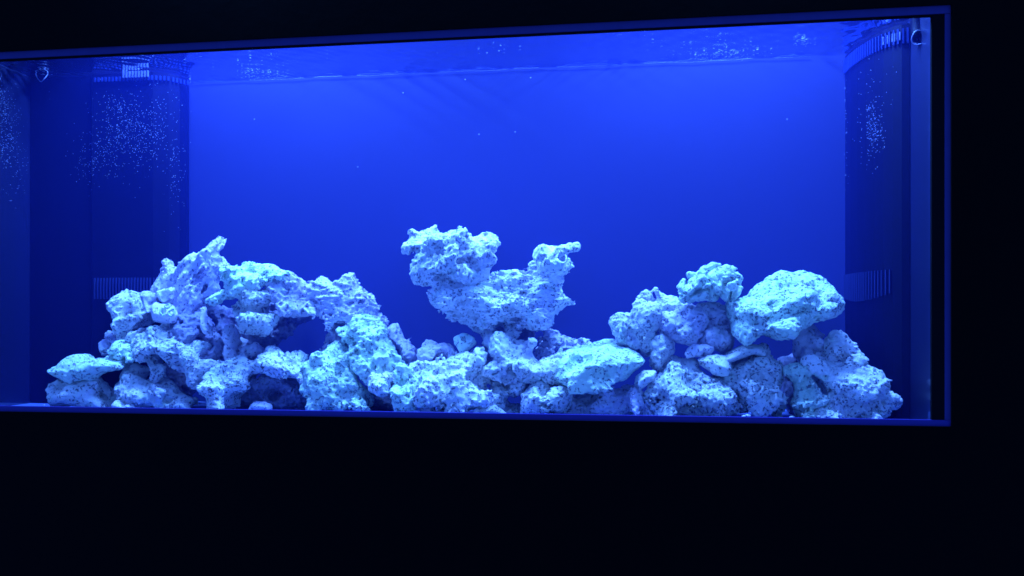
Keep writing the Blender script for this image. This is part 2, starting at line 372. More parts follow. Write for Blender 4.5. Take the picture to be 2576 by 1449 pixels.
def tex(Tx, p, period):
    """sample table Tx, whose features are `cells` wide, so that one period spans `period` metres"""
    q = p * (1.0 / period); n = Tx.shape[0]
    q = q % n; i = np.floor(q).astype(np.int32); f = q - i; i %= n; j = (i + 1) % n
    fx, fy, fz = f[:, 0], f[:, 1], f[:, 2]
    a = Tx[i[:, 0], i[:, 1], i[:, 2]] * (1 - fz) + Tx[i[:, 0], i[:, 1], j[:, 2]] * fz
    b_ = Tx[i[:, 0], j[:, 1], i[:, 2]] * (1 - fz) + Tx[i[:, 0], j[:, 1], j[:, 2]] * fz
    c = Tx[j[:, 0], i[:, 1], i[:, 2]] * (1 - fz) + Tx[j[:, 0], i[:, 1], j[:, 2]] * fz
    d = Tx[j[:, 0], j[:, 1], i[:, 2]] * (1 - fz) + Tx[j[:, 0], j[:, 1], j[:, 2]] * fz
    return (a * (1 - fy) + b_ * fy) * (1 - fx) + (c * (1 - fy) + d * fy) * fx
# style: large lumps (amp, wave), ridges (amp, wave), fine (amp, wave), pits (depth, spacing, radius), knobs (amp, spacing), cracks (amp, spacing)
STY = dict(
    pitted=dict(L=(.0055, .060), R=(.0016, .022), S=(.0008, .009), pit=(.0052, .0088, .40)),
    porous=dict(L=(.0060, .050), R=(.0020, .022), S=(.0010, .008), pit=(.0052, .0078, .44)),
    rough=dict(L=(.0075, .055), R=(.0040, .026), S=(.0013, .009), pit=(.0056, .0100, .42)),
    knobby=dict(L=(.0050, .050), R=(.0016, .018), S=(.0007, .008), knob=(.0110, .022), pit=(.0040, .009, .38)),
    smooth=dict(L=(.0045, .055), R=(.0010, .024), S=(.0005, .010), pit=(.0036, .012, .30)),
    strata=dict(L=(.0060, .060), R=(.0050, .020), S=(.0012, .008), pit=(.0056, .0100, .42), st=(0.35, 1, 1.25)),
    fins=dict(L=(.0040, .050), R=(.0050, .019), S=(.0010, .009), pit=(.0045, .011, .36), st='diag'),
    lobes=dict(L=(.0030, .050), R=(.0010, .020), S=(.0006, .009), crack=(.0090, .030), pit=(.003, .012, .3)),
)
def poly_sdf(gx, gz, poly):
    px = gx[:, None]; pz = gz[None, :]; d2 = np.full((len(gx), len(gz)), 1e9, np.float32); s = np.zeros_like(d2, bool)
    n = len(poly)
    for i in range(n):
        ax, az = poly[i]; bx, bz = poly[(i + 1) % n]; ex, ez = bx - ax, bz - az; wx, wz = px - ax, pz - az
        t_ = np.clip((wx * ex + wz * ez) / (ex * ex + ez * ez + 1e-12), 0, 1)
        d2 = np.minimum(d2, (wx - ex * t_) ** 2 + (wz - ez * t_) ** 2)
        c = ((az <= pz) & (bz > pz)) | ((bz <= pz) & (az > pz))
        with np.errstate(divide='ignore', invalid='ignore'):
            xc = ax + (pz - az) / (bz - az if abs(bz - az) > 1e-12 else 1e-12) * ex
        s ^= c & (px < xc)
    d = np.sqrt(d2); return np.where(s, -d, d).astype(np.float32)
def surface_nets(D, org, h):
    S = D < 0; nx_, ny_, nz_ = D.shape
    c = sum(S[i:nx_ - 1 + i, j:ny_ - 1 + j, k:nz_ - 1 + k].astype(np.int8) for i in (0, 1) for j in (0, 1) for k in (0, 1))
    act = np.argwhere((c > 0) & (c < 8)); idx = -np.ones(c.shape, np.int64); idx[act[:, 0], act[:, 1], act[:, 2]] = np.arange(len(act))
    acc = np.zeros((len(act), 3)); cnt = np.zeros(len(act))
    cor = [(0, 0, 0), (1, 0, 0), (0, 1, 0), (0, 0, 1), (1, 1, 0), (1, 0, 1), (0, 1, 1), (1, 1, 1)]
    val = {q: D[act[:, 0] + q[0], act[:, 1] + q[1], act[:, 2] + q[2]] for q in cor}
    for a in cor:
        for ax in range(3):
            if a[ax]: continue
            b_ = list(a); b_[ax] = 1; b_ = tuple(b_); va, vb = val[a], val[b_]; x_ = (va < 0) != (vb < 0)
            t_ = np.where(x_, va / np.where(x_, va - vb, 1), 0)
            p = np.tile(np.array(a, float), (len(act), 1)); p[:, ax] = t_
            acc += p * x_[:, None]; cnt += x_
    V = (act + acc / cnt[:, None]) * h + org
    Q = []
    for ax in range(3):
        u, v = (ax + 1) % 3, (ax + 2) % 3
        sl0 = [slice(1, -1)] * 3; sl1 = [slice(1, -1)] * 3; sl0[ax] = slice(0, -1); sl1[ax] = slice(1, None)
        a = S[tuple(sl0)]; b_ = S[tuple(sl1)]
        for flip, mk in ((False, a & ~b_), (True, ~a & b_)):
            e = np.argwhere(mk); off = np.ones(3, int); off[ax] = 0; e = e + off
            du = np.zeros(3, int); du[u] = 1; dv = np.zeros(3, int); dv[v] = 1
            q = [idx[tuple((e - x_).T)] for x_ in (du + dv, dv, 0 * du, du)]
            if flip: q = q[::-1]
            Q.append(np.stack(q, 1))
    return V, np.concatenate(Q)
def largest(V, Q):
    lab = np.arange(len(V))
    for _ in range(60):
        m_ = lab[Q].min(1); new = lab.copy()
        for k in range(4): np.minimum.at(new, Q[:, k], m_)
        new = new[new]; new = new[new]
        if (new == lab).all(): break
        lab = new
    cnt_ = np.bincount(lab, minlength=len(V)); keep = cnt_[lab] >= max(60, 0.04 * len(V)); rem = -np.ones(len(V), int); rem[keep] = np.arange(keep.sum())
    Q = Q[keep[Q[:, 0]]]; return V[keep], rem[Q]

DET = {   # hollows (x, y, r), swellings (x, y, r) and ridges or grooves (x0, y0, x1, y1, r) read off the photo, per stone
    'smooth pale boulder with a few dark holes, at the far left under the flat slab': ([(225,1225,16),(375,1230,14),(455,1285,11),(150,1325,12),(95,1265,14),(180,1180,8),(300,1300,8)],[],[]),
    'flat pale greenish slab resting tilted on the holed boulder at the far left': ([(345,1062,15),(495,990,7),(260,1010,6)],[],[(215,1000,340,985,-8)]),
    'knobby topped rock standing highest at the outer left, its stem narrowing below': ([(665,595,30),(640,500,18),(745,590,22),(700,540,12)],[(605,590,34),(650,660,34),(700,520,34)],[(640,640,740,655,-12)]),
    'tall fan of diagonal ridged fingers, the highest peak of the left pile': ([],[],[(1045,310,1190,190,22),(1235,220,1345,92,30),(1290,240,1372,130,18),(900,520,1010,290,24),(1000,600,1180,400,20),(1080,650,1260,400,20),(1160,700,1330,430,20),(1150,400,1225,320,16),(940,235,965,310,22),(1370,250,1400,300,14),(1030,560,1240,300,-13),(1120,640,1330,330,-13),(960,480,1040,330,-13),(1100,420,1220,230,-10)]),
    'grey-blue tube cluster with three open round mouths below the forked knob': ([(935,625,15),(1003,630,17),(972,580,12)],[(868,590,24)],[]),
    'dark jagged purplish rock at the foot of the ridged fan': ([(1090,825,36),(1200,830,42),(1060,700,20),(1120,745,16),(1290,900,34),(1220,910,22)],[],[(1150,790,1290,770,14)]),
    'porous arching rock that roofs the dark cave of the left pile': ([(885,795,20),(930,970,62),(1000,1000,50)],[(880,1070,42),(800,930,44),(1160,900,44)],[]),
    'knobby cauliflower-like rock low in the left pile, in front of the cave': ([(860,1290,14),(980,1290,16)],[(655,1265,38),(740,1275,44),(860,1210,36),(930,1200,40),(980,1190,30),(900,1290,44),(820,1240,30),(690,1130,50)],[]),
    'long porous arch rock at the front, its left foot on the tank bottom': ([(540,1010,28),(740,940,24),(420,1010,12)],[(280,1110,36),(120,1200,80),(130,1290,70),(670,900,50)],[]),
    'shaded speckled rock under the long porous arch rock': ([(900,1220,30),(600,1260,60)],[],[]),
    'broad bright greenish rock at the front, right of the porous arch': ([(880,1190,38),(1215,1230,40),(1130,1120,20),(1010,1190,22),(1370,1060,14)],[(1170,1080,28),(1000,1080,24),(1120,1250,60),(1000,960,60)],[(1200,1000,1320,1130,16),(1180,1040,1330,1180,-14),(1290,940,1400,1200,-14)]),
    'bright greenish rock with several hollows at the foot of the striped bridge': ([(1290,770,46),(1220,830,30),(1640,950,46),(1400,910,40),(1480,1020,36),(1410,640,24),(1490,640,16),(1560,880,18)],[(1380,1040,44),(1440,900,30),(1610,1030,40),(1400,760,60)],[]),
    'dark jagged rock at the top of the bridge, left of its striped half': ([(640,330,32),(800,420,26),(720,300,20),(870,290,20),(840,500,30)],[],[(560,280,760,480,14),(700,260,880,400,12)]),
    'striped bridge rock curving down right over the open window': ([(1120,560,28),(1150,440,18),(1400,590,26),(1480,650,26),(1250,500,16),(1040,600,36),(1160,640,44)],[],[(900,320,1220,320,14),(950,400,1280,390,14),(1000,480,1350,460,14),(1280,265,1330,350,22),(1300,560,1520,700,16)]),
    'bright greenish rough rock on top between the ridged fan and the bridge': ([(360,300,38),(250,270,18),(540,200,14)],[(440,150,42),(650,170,34),(230,240,50),(460,240,40)],[]),
    'deeply pitted chunk hanging in front of the dark hollow': ([(350,600,16),(450,560,14),(520,600,18),(420,450,14),(480,690,16),(560,400,14)],[],[(300,500,600,520,-10)]),
    'lavender rock set back between the left pile and the centre': ([(1770,890,34)],[],[]),
    'bright greenish block standing on the bottom with a blunt toe to the right': ([(1700,1135,26),(1650,1200,14)],[(1820,1290,36),(1740,1200,44),(1770,1040,40)],[]),
    'big rough head-like rock topping the left of the centre tower': ([(360,420,56),(610,330,50),(480,300,36),(250,220,30),(440,170,20),(170,230,16)],[(190,95,30),(540,160,60),(320,270,62),(640,140,40),(720,160,38),(540,370,30),(230,420,46),(480,240,34)],[(300,130,470,120,18)]),
    'wide keel shaped rock of the centre tower, narrowing to points below': ([(620,700,60),(1080,720,50),(930,790,70),(880,500,22),(960,530,22),(700,560,14),(780,470,20),(1150,520,22),(1010,680,24)],[(420,570,56),(600,610,50),(1230,440,50),(1200,580,50),(700,510,36),(730,770,50),(1130,400,50)],[(760,410,1000,440,16),(330,590,620,640,20),(680,580,800,660,22),(870,600,990,620,24),(1000,470,1150,480,16)]),
    'horn tipped lump with round mouths on the right end of the centre tower': ([(1095,270,24),(1180,275,24),(1250,280,26)],[(1095,215,34),(1225,225,30)],[(1235,222,1300,205,34),(1290,212,1345,196,28)]),
    'rounded stone with a shallow bowl facing front, left of the centre heap': ([(365,985,72),(245,1000,24)],[],[]),
    'broad craggy rock with wavy ledges at the foot of the centre heap': ([(290,1255,36),(400,1190,38),(470,1220,26),(580,1180,28),(640,1130,26),(620,1060,16)],[(330,1220,24),(480,1330,70),(640,1280,44),(540,1000,40),(620,1010,36)],[(190,1100,440,1030,13),(330,1090,600,1080,15),(400,1135,560,1105,13),(240,1160,420,1170,14)]),
    'wide pale rock with a knob and a horn, right half of the centre heap': ([(900,1120,46),(835,1165,34),(690,1120,30),(1100,990,24),(910,975,16),(700,1060,18),(980,1090,10),(1180,1130,12)],[(760,860,36),(740,950,34),(1020,910,28)],[(1090,1040,1230,970,20)]),
    'low rock with a small dark cave under the wide pale centre rock': ([(960,1260,62),(800,1300,22),(880,1330,44)],[],[(760,1190,900,1210,12)]),
    'squat pitted block against the glass left of the long tongue slab': ([(1000,1290,14),(1100,1240,26),(1180,1220,18),(1150,1375,46),(1020,1190,12)],[(1060,1300,50),(1200,1300,50)],[]),
    'lavender layered rock at the back behind the long tongue slab': ([],[],[(1080,930,1260,900,14),(1080,880,1220,900,12),(1270,900,1400,900,12)]),
    'long bright tongue slab sloping down left, with a scooped dark side': ([(230,910,78),(160,960,56),(310,880,56)],[(335,1150,24)],[(130,1060,420,960,26)]),
    'low porous lavender rock under the long tongue slab': ([(600,1300,30),(780,1320,50),(340,1230,20)],[(200,1270,60),(520,1200,60)],[]),
    'large pyramid of spongy pitted rock at the front of the right pile': ([(980,1215,46),(1250,1255,34),(1290,1190,30),(1140,1310,50),(880,1265,32),(1130,1180,16),(1010,1080,18),(1390,1150,16)],[(1040,1320,46),(1520,1260,60),(1050,960,50),(1200,1080,50)],[]),
    'upright pale chunk between the tongue slab and the boulders above': ([(1005,800,14),(930,780,12)],[(970,740,46),(900,890,44)],[]),
    'pale boulder with a hollow, upper left corner of the right pile': ([(885,455,56),(700,700,20),(900,570,16),(960,620,56)],[(650,610,70),(800,700,56),(980,350,50),(690,720,28),(770,420,50)],[(960,420,860,540,28)]),
    'rounded boulder with a bright cap in the middle of the right pile': ([(1200,540,14),(1230,700,16)],[(1150,660,80),(1110,510,44)],[(1000,530,1120,600,34)]),
    'smooth tall boulder directly under the flower-like dome': ([(1340,540,20),(1290,640,20)],[(1400,650,76),(1480,740,60),(1340,480,50)],[]),
    'flower-like dome of pale lobes crowning the right pile': ([(1240,190,14),(1290,230,12),(1400,260,14),(1500,335,22),(1370,130,16),(1500,160,14),(1600,260,14),(1160,280,12)],[(1500,345,48)],[(1250,330,1120,280,32),(1290,300,1210,200,32),(1330,260,1290,150,34),(1400,240,1400,120,36),(1460,240,1510,130,36),(1520,260,1600,190,34),(1560,300,1640,260,32),(1420,320,1400,240,30),(1320,340,1230,340,28),(1250,150,1330,290,-15),(1450,90,1440,200,-14),(1180,240,1290,320,-15),(1560,150,1500,280,-14),(1340,110,1370,210,-12)]),
    'smooth leaning plate laid over the pitted upright boulder': ([],[],[]),
    'biggest bright boulder, tilted slab balanced at the top right of the pile': ([(440,190,54),(120,480,32),(380,400,26),(275,565,34),(630,570,13),(170,330,16),(800,330,30),(780,400,22),(110,560,14)],[(870,340,62),(850,440,56),(840,490,40)],[(60,440,130,500,36),(130,500,300,505,36),(300,505,430,475,36),(430,475,740,330,38),(420,545,700,415,-8)]),
    'pitted upright boulder under the big tilted slab, capped by a plate': ([(200,1010,58),(80,1020,46),(60,1120,40),(380,1190,30),(240,1150,14),(350,880,18),(210,1265,20)],[(300,1290,56),(490,1190,38),(420,1060,44),(330,1060,40)],[]),
    'dim neck of fused fingers under the right end of the big tilted slab': ([],[],[(640,660,620,820,26),(720,640,790,810,30),(760,620,850,690,22)]),
    'bundle of short slanting fingers at the upper edge of the right triangle rock': ([],[],[(850,730,960,880,24),(900,710,1000,890,24),(940,705,1060,800,24),(960,770,1050,880,20),(850,800,930,890,20),(1050,830,1130,900,20),(990,820,1080,900,20),(880,750,970,900,-8),(930,740,1030,860,-8)]),
    'large triangular craggy rock at the far right end, pointed at its right': ([(1110,1100,58),(1270,1200,66),(1060,1300,60),(900,1320,50),(800,920,22),(800,1170,32),(900,1280,16),(860,1060,14),(960,1180,18),(1180,1290,30)],[(800,960,50),(850,1060,50)],[(1000,910,1340,1095,24),(720,870,960,1130,44),(880,1000,1180,1050,24),(1180,1080,1240,1190,22),(1090,1200,1240,1170,20),(1260,1270,1400,1180,20)]),
    'leg shaped rock standing left of the large triangular rock': ([(720,1140,56),(690,1020,38)],[],[(600,930,640,1150,34),(600,1240,820,1240,34),(620,1325,740,1330,30)]),
}
CR = dict(A=(100.6, 578.6, .3300), B=(503.1, 628.9, .2951), C=(981.1, 553.5, .3473), F=(1383.6, 641.5, .2951), G=(1823.9, 641.5, .3038), D=(0, 0, 1))
H = 0.0018
NV = [0]
def rock(crop, poly, Y, R=.035, ty=1.0, style='pitted', m_='pale', label='', tilt=0.25, amp=1.0, name='reef_rock', cat='rock', floor=False, h=H, ang=0.9, seed=None):
    """one stone: an outline inflated to real thickness about a leaning plane, cut by hollows, roughened in 3-D"""
    ox, oy, k = CR[crop]
    pts = [(ox + x * k, oy + y * k) for x, y in poly]
    cyd = sum(p[1] for p in pts) / len(pts); cxd = sum(p[0] for p in pts) / len(pts)
    zc = P(cxd, cyd, Y)[2]
    hw_ = max(abs(p[0] - cxd) for p in pts); side_ = max(-1, min(1, (cxd - 1557) / 600))
    def onplane(xd, yd, off=0.0):
        y_ = Y
        for _ in range(4):
            p = P(xd, yd, y_); y_ = Y + tilt * (p[2] - zc)
        return P(xd, yd, y_ + off)
    # a thick stone's outer flank is seen on its near half and its inner flank on its far half
    wp = []
    for p in pts:
        e_ = side_ * max(-1, min(1, (p[0] - cxd) / hw_)); wp.append(onplane(*p, -(.40 if e_ > 0 else .12) * R * ty * e_)); xz = [(p[0], p[2]) for p in wp]
    gxm = [min(p[0] for p in xz) - .016, max(p[0] for p in xz) + .016]; gzm = [min(p[1] for p in xz) - .016, max(p[1] for p in xz) + .016]
    carve, add, ridge = DET.get(label, ((), (), ()))
    feats = [('c', x, y, r) for x, y, r in carve] + [('a', x, y, r) for x, y, r in add]
    for x0, y0_, x1, y1_, r in ridge:                    # a ridge (r > 0) or a groove (r < 0) is a run of balls
        n_ = max(2, int(math.hypot(x1 - x0, y1_ - y0_) / (abs(r) * .45)) + 1)
        for q in range(n_):
            f = q / (n_ - 1); feats.append(('a' if r > 0 else 'c', x0 + (x1 - x0) * f, y0_ + (y1_ - y0_) * f, abs(r) * (1.12 - .24 * f)))
    feats = [(t_, ox + x * k, oy + y * k, r * k * DS / F_PX * (Y - CAM.y)) for t_, x, y, r in feats]
    for t_, xd, yd, rr in feats:
        if t_ == 'c': continue
        p = onplane(xd, yd); e_ = rr + .014
        gxm = [min(gxm[0], p[0] - e_), max(gxm[1], p[0] + e_)]; gzm = [min(gzm[0], p[2] - e_), max(gzm[1], p[2] + e_)]
    gzm[0] = max(gzm[0], ZF - .004)
    lean = abs(tilt) * (gzm[1] - gzm[0]) / 2
    y0, y1 = Y - R * ty - lean - .016, Y + R * ty + lean + .016
    y0 -= max([rr for t_, _x, _y, rr in feats if t_ == 'a'] + [0]) * .9; y0 = max(y0, -.004); y1 = min(y1, YB + .004)
    ax_ = [np.arange(a, b_ + h, h) for a, b_ in ((gxm[0], gxm[1]), (y0, y1), (gzm[0], gzm[1]))]
    s2 = poly_sdf(ax_[0], ax_[2], xz)
    yy = (ax_[1][None, :, None] - (Y + tilt * (ax_[2][None, None, :] - zc))) / ty
    a = np.maximum(s2[:, None, :] + R, 0); D = (np.sqrt(a * a + yy * yy) - R).astype(np.float32)
    base = D.copy()
    def front(xd, yd):
        p = onplane(xd, yd)
        for _ in range(2):
            i_ = min(max(int(round((p[0] - ax_[0][0]) / h)), 0), len(ax_[0]) - 1); k_ = min(max(int(round((p[2] - ax_[2][0]) / h)), 0), len(ax_[2]) - 1)
            col = base[i_, :, k_] < 0
            if not col.any(): return onplane(xd, yd)
            p = P(xd, yd, ax_[1][int(np.argmax(col))])
        return p
    for t_, xd, yd, rr in feats:
        p = front(xd, yd); cc = (p[0], p[1] + rr * (.35 if t_ == 'a' else .25), p[2]); e_ = rr * 1.3 + .012
        sl = tuple(slice(max(0, int((cc[q] - e_ - ax_[q][0]) / h)), min(len(ax_[q]), int((cc[q] + e_ - ax_[q][0]) / h) + 2)) for q in range(3))
        if any(q.start >= q.stop for q in sl): continue
        X_, Y_, Z_ = (ax_[q][sl[q]] - cc[q] for q in range(3))
        dd = np.sqrt(X_[:, None, None] ** 2 + Y_[None, :, None] ** 2 * (.6 if t_ == 'c' else 1) + Z_[None, None, :] ** 2) - rr
        d0 = D[sl]; kk = .005
        if t_ == 'a': hh = np.clip(.5 + .5 * (d0 - dd) / kk, 0, 1); D[sl] = d0 * (1 - hh) + dd * hh - kk * hh * (1 - hh)
        else: dd = -dd; hh = np.clip(.5 + .5 * (dd - d0) / kk, 0, 1); D[sl] = d0 * (1 - hh) + dd * hh + kk * hh * (1 - hh)
    st = STY[style]; ii = np.argwhere(np.abs(D) < .024)
    pw = np.stack([ax_[q][ii[:, q]] for q in range(3)], 1).astype(np.float32)
    sd = np.array([len(label) * .137 + Y, cxd * .0131, cyd * .0173], np.float32)
    pn = pw + sd
    s_ = st.get('st')
    ps = pn
    if s_ == 'diag':
        ca, sa = math.cos(ang), math.sin(ang); u = pn[:, 0] * ca + pn[:, 2] * sa; v = -pn[:, 0] * sa + pn[:, 2] * ca
        ps = np.stack([u * .22, pn[:, 1], v], 1).astype(np.float32)
    elif s_: ps = pn * np.array(s_, np.float32)
    dv = np.zeros(len(ii), np.float32)
    A_, wv = st['L']; dv += A_ * amp * tex(NT, pn, wv / 16)
    A_, wv = st['R']; n_ = tex(NT, ps, wv / 16); n2 = tex(NT2, ps + 7.7, wv * .55 / 8); dv += A_ * amp * (np.minimum(np.abs(n_ + .35 * n2), 1.6) - .75)
    A_, wv = st['S']; dv += A_ * amp * tex(NT2, pn, wv / 8)
    if 'knob' in st:
        A_, wv = st['knob']; f = tex(W1, pn, wv / 12); dv += A_ * (f - .45)
    if 'crack' in st:
        A_, wv = st['crack']; f = tex(W21, pn, wv / 12); dv += A_ * (1 - np.clip(f / .30, 0, 1)) ** 1.3
    A_, wv, pr_ = st['pit']; f = tex(PIT, ps, wv / 12); q = np.clip(1 - f / pr_, 0, 1); dv += A_ * q * (2 - q)
    f = tex(PIT, pn + 3.3, wv * 2.3 / 12); q = np.clip(1 - f / (pr_ * .8), 0, 1); dv += A_ * 1.1 * q * (2 - q)
    dv -= dv[np.abs(D[ii[:, 0], ii[:, 1], ii[:, 2]]) < .006].mean() + (.0008 if R < .03 else -.0008)
    D[ii[:, 0], ii[:, 1], ii[:, 2]] += dv
    # stay inside the glass and on the bottom
    D = np.maximum(D, (.002 - ax_[1])[None, :, None]); D = np.maximum(D, (ax_[1] - (YB - .004))[None, :, None])
    D = np.maximum(D, (ZF + .0015 - ax_[2])[None, None, :])
    D[0] = D[-1] = .01; D[:, 0] = D[:, -1] = .01; D[:, :, 0] = np.maximum(D[:, :, 0], .001); D[:, :, -1] = .01
    V, Q = surface_nets(D, np.array([q[0] for q in ax_]), h)
    V, Q = largest(V, Q)
    c = V.mean(0); c[2] = V[:, 2].min()
    me = bpy.data.meshes.new(name); V = V - c
    me.vertices.add(len(V)); me.vertices.foreach_set('co', V.astype(np.float32).ravel())
    me.loops.add(len(Q) * 4); me.loops.foreach_set('vertex_index', Q.astype(np.int32).ravel())
    me.polygons.add(len(Q)); me.polygons.foreach_set('loop_start', np.arange(0, len(Q) * 4, 4, dtype=np.int32)); me.polygons.foreach_set('loop_total', np.full(len(Q), 4, np.int32))
    me.update(calc_edges=True); me.validate()
    o = link_mesh(name, me, MATS[m_]); o.location = c
    tag(o, label, cat, 'reef rocks piled on the tank bottom'); NV[0] += len(Q) * 2
    return o

# ---- left pile
rock('A', [(70,1360),(50,1220),(75,1165),(140,1148),(240,1150),(330,1130),(450,1125),(490,1170),(520,1230),(560,1290),(575,1360)], .062, .045, 1, 'smooth', 'pale', 'smooth pale boulder with a few dark holes, at the far left under the flat slab', tilt=.15)
rock('A', [(78,1070),(100,1045),(195,1030),(215,985),(260,958),(310,958),(345,970),(375,990),(470,965),(520,950),(600,985),(650,1005),(640,1045),(560,1080),(470,1110),(330,1135),(250,1158),(205,1150),(195,1135),(120,1120),(85,1095)], .055, .020, 1.9, 'smooth', 'cyan', 'flat pale greenish slab resting tilted on the holed boulder at the far left', tilt=.5, amp=.7)
rock('A', [(418,905),(430,860),(470,835),(520,845),(545,890),(540,930),(500,955),(430,975)], .12, .03, 1, 'pitted', 'lav', 'small round stone behind the upper edge of the flat slab', amp=.6)
rock('A', [(485,815),(520,780),(560,785),(600,820),(660,850),(600,900),(530,870)], .14, .03, 1, 'pitted', 'lav', 'small dim stone wedged below the knobby topped rock, behind the round stone', amp=.6)
rock('A', [(535,905),(570,890),(590,855),(625,848),(660,865),(700,900),(690,930),(740,960),(740,990),(680,1000),(600,975),(530,950)], .065, .022, 1.2, 'lobes', 'cyan', 'small crumpled greenish piece at the right end of the flat slab', amp=.8)
rock('A', [(550,600),(560,570),(585,560),(590,510),(630,480),(700,488),(730,515),(735,540),(780,570),(800,620),(830,680),(800,730),(700,760),(660,860),(590,860),(575,780),(575,700),(560,650)], .13, .05, .9, 'rough', 'pale', 'knobby topped rock standing highest at the outer left, its stem narrowing below', tilt=.1, amp=.8)
rock('A', [(660,840),(710,780),(770,760),(825,720),(825,760),(770,810),(700,860)], .10, .018, 1.4, 'smooth', 'pale', 'small wedge shaped chip leaning under the knobby topped rock', amp=.5)
fan = rock('A', [(835,480),(860,420),(890,360),(920,320),(925,230),(940,213),(970,225),(980,255),(1030,270),(1050,300),(1100,240),(1160,185),(1220,178),(1225,205),(1240,190),(1290,120),(1320,75),(1350,62),(1385,85),(1393,120),(1370,170),(1390,215),(1380,240),(1415,290),(1370,330),(1340,420),(1290,500),(1240,600),(1230,700),(1150,770),(1010,770),(1000,700),(1010,600),(900,540),(840,500)], .145, .03, 1.1, 'fins', 'lav', 'tall fan of diagonal ridged fingers, the highest peak of the left pile', tilt=.05, amp=.6, ang=.95)
rock('A', [(750,500),(770,480),(830,460),(880,475),(885,510),(850,560),(845,620),(800,580),(765,540)], .095, .02, 1, 'smooth', 'lav', 'stubby forked knob sticking out left of the ridged fan', amp=.6)
tubes = rock('A', [(840,620),(850,560),(880,545),(905,560),(960,560),(1010,560),(1035,640),(1010,700),(920,730),(845,710)], .085, .03, 1, 'smooth', 'lav', 'grey-blue tube cluster with three open round mouths below the forked knob', tilt=.1, amp=.35)
rock('A', [(880,480),(900,455),(960,440),(1005,435),(1010,470),(960,490),(945,535),(920,520)], .10, .014, 1, 'porous', 'pale', 'small bright crumb between the forked knob and the ridged fan', amp=.5)
rock('A', [(1010,690),(1040,640),(1110,620),(1230,640),(1260,700),(1300,780),(1400,810),(1440,880),(1430,950),(1300,990),(1230,970),(1180,900),(1100,850),(1010,830)], .115, .045, .9, 'rough', 'dark', 'dark jagged purplish rock at the foot of the ridged fan')
rock('A', [(1215,600),(1240,585),(1262,590),(1270,640),(1275,700),(1300,760),(1300,800),(1265,790),(1240,740),(1225,690)], .085, .014, 1, 'smooth', 'lav', 'thin upright stalk in the dark hollow beside the ridged fan', amp=.5)
rock('A', [(710,860),(740,810),(830,770),(900,730),(960,720),(1040,750),(1020,810),(1080,850),(1170,850),(1250,890),(1265,950),(1300,1000),(1340,1060),(1270,1120),(1190,1160),(1150,1090),(1080,1030),(960,960),(880,950),(880,1000),(920,1060),(925,1100),(850,1120),(800,1080),(770,1020),(750,950)], .075, .035, 1.2, 'porous', 'por', 'porous arching rock that roofs the dark cave of the left pile', tilt=.45, amp=.8)
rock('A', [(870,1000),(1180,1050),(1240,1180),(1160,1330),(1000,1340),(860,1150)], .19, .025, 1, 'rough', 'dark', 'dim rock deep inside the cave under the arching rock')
rock('A', [(580,1180),(610,1130),(640,1050),(720,1010),(770,1040),(790,1120),(880,1150),(960,1140),(1020,1180),(1040,1250),(1100,1270),(1200,1280),(1210,1365),(640,1365),(590,1300),(575,1250)], .07, .04, 1, 'knobby', 'pale', 'knobby cauliflower-like rock low in the left pile, in front of the cave', tilt=.35, amp=.7)
rock('A', [(545,1325),(575,1308),(620,1318),(640,1340),(700,1325),(740,1360),(540,1362)], .03, .012, 1, 'smooth', 'pale', 'low row of pale rubble against the glass beside the holed boulder', amp=.4)
rock('B', [(30,1360),(25,1250),(40,1180),(10,1130),(-60,1165),(-55,1100),(0,1050),(120,980),(250,955),(400,940),(500,930),(600,850),(660,840),(720,860),(770,880),(870,920),(890,1010),(870,1110),(700,1085),(560,1040),(430,1080),(430,1160),(330,1220),(290,1280),(310,1365)], .068, .038, 1.15, 'porous', 'por', 'long porous arch rock at the front, its left foot on the tank bottom', tilt=.3, amp=.8)
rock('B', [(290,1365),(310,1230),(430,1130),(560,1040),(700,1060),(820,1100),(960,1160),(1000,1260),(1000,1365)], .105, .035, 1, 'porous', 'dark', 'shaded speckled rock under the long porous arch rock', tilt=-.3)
rock('B', [(420,1365),(470,1295),(540,1290),(605,1305),(612,1365)], .045, .014, 1, 'smooth', 'lav', 'small flat-topped stone alone under the porous arch', amp=.4)
rock('B', [(820,1010),(850,960),(920,920),(1000,890),(1080,860),(1150,800),(1200,780),(1225,850),(1300,880),(1310,960),(1330,1010),(1370,1120),(1400,1200),(1440,1290),(1435,1350),(1350,1330),(1290,1320),(980,1390),(910,1340),(910,1260),(870,1190),(820,1100)], .065, .045, 1, 'porous', 'cyan', 'broad bright greenish rock at the front, right of the porous arch', tilt=.35, amp=.9)
rock('B', [(1190,740),(1210,690),(1260,640),(1330,570),(1400,550),(1480,580),(1530,600),(1560,720),(1520,760),(1600,790),(1690,840),(1730,920),(1725,980),(1680,1010),(1600,1000),(1560,1060),(1450,1070),(1430,1110),(1390,1110),(1330,1020),(1300,960),(1230,880),(1210,820)], .075, .042, 1, 'rough', 'cyan', 'bright greenish rock with several hollows at the foot of the striped bridge', tilt=.4, amp=.75)
rock('B', [(530,240),(620,200),(700,225),(740,240),(840,235),(880,255),(900,300),(890,380),(980,440),(1000,530),(900,540),(820,540),(760,530),(700,490),(640,420),(580,380),(540,300)], .105, .042, 1, 'rough', 'lav', 'dark jagged rock at the top of the bridge, left of its striped half', amp=1)
rock('B', [(870,290),(1000,262),(1100,275),(1220,280),(1265,250),(1300,258),(1360,345),(1440,370),(1500,480),(1520,570),(1560,640),(1560,740),(1450,700),(1300,640),(1220,620),(1185,630),(1115,680),(1075,620),(1020,575),(965,530),(890,440)], .125, .04, 1.1, 'strata', 'lav', 'striped bridge rock curving down right over the open window', tilt=.2, amp=.9)
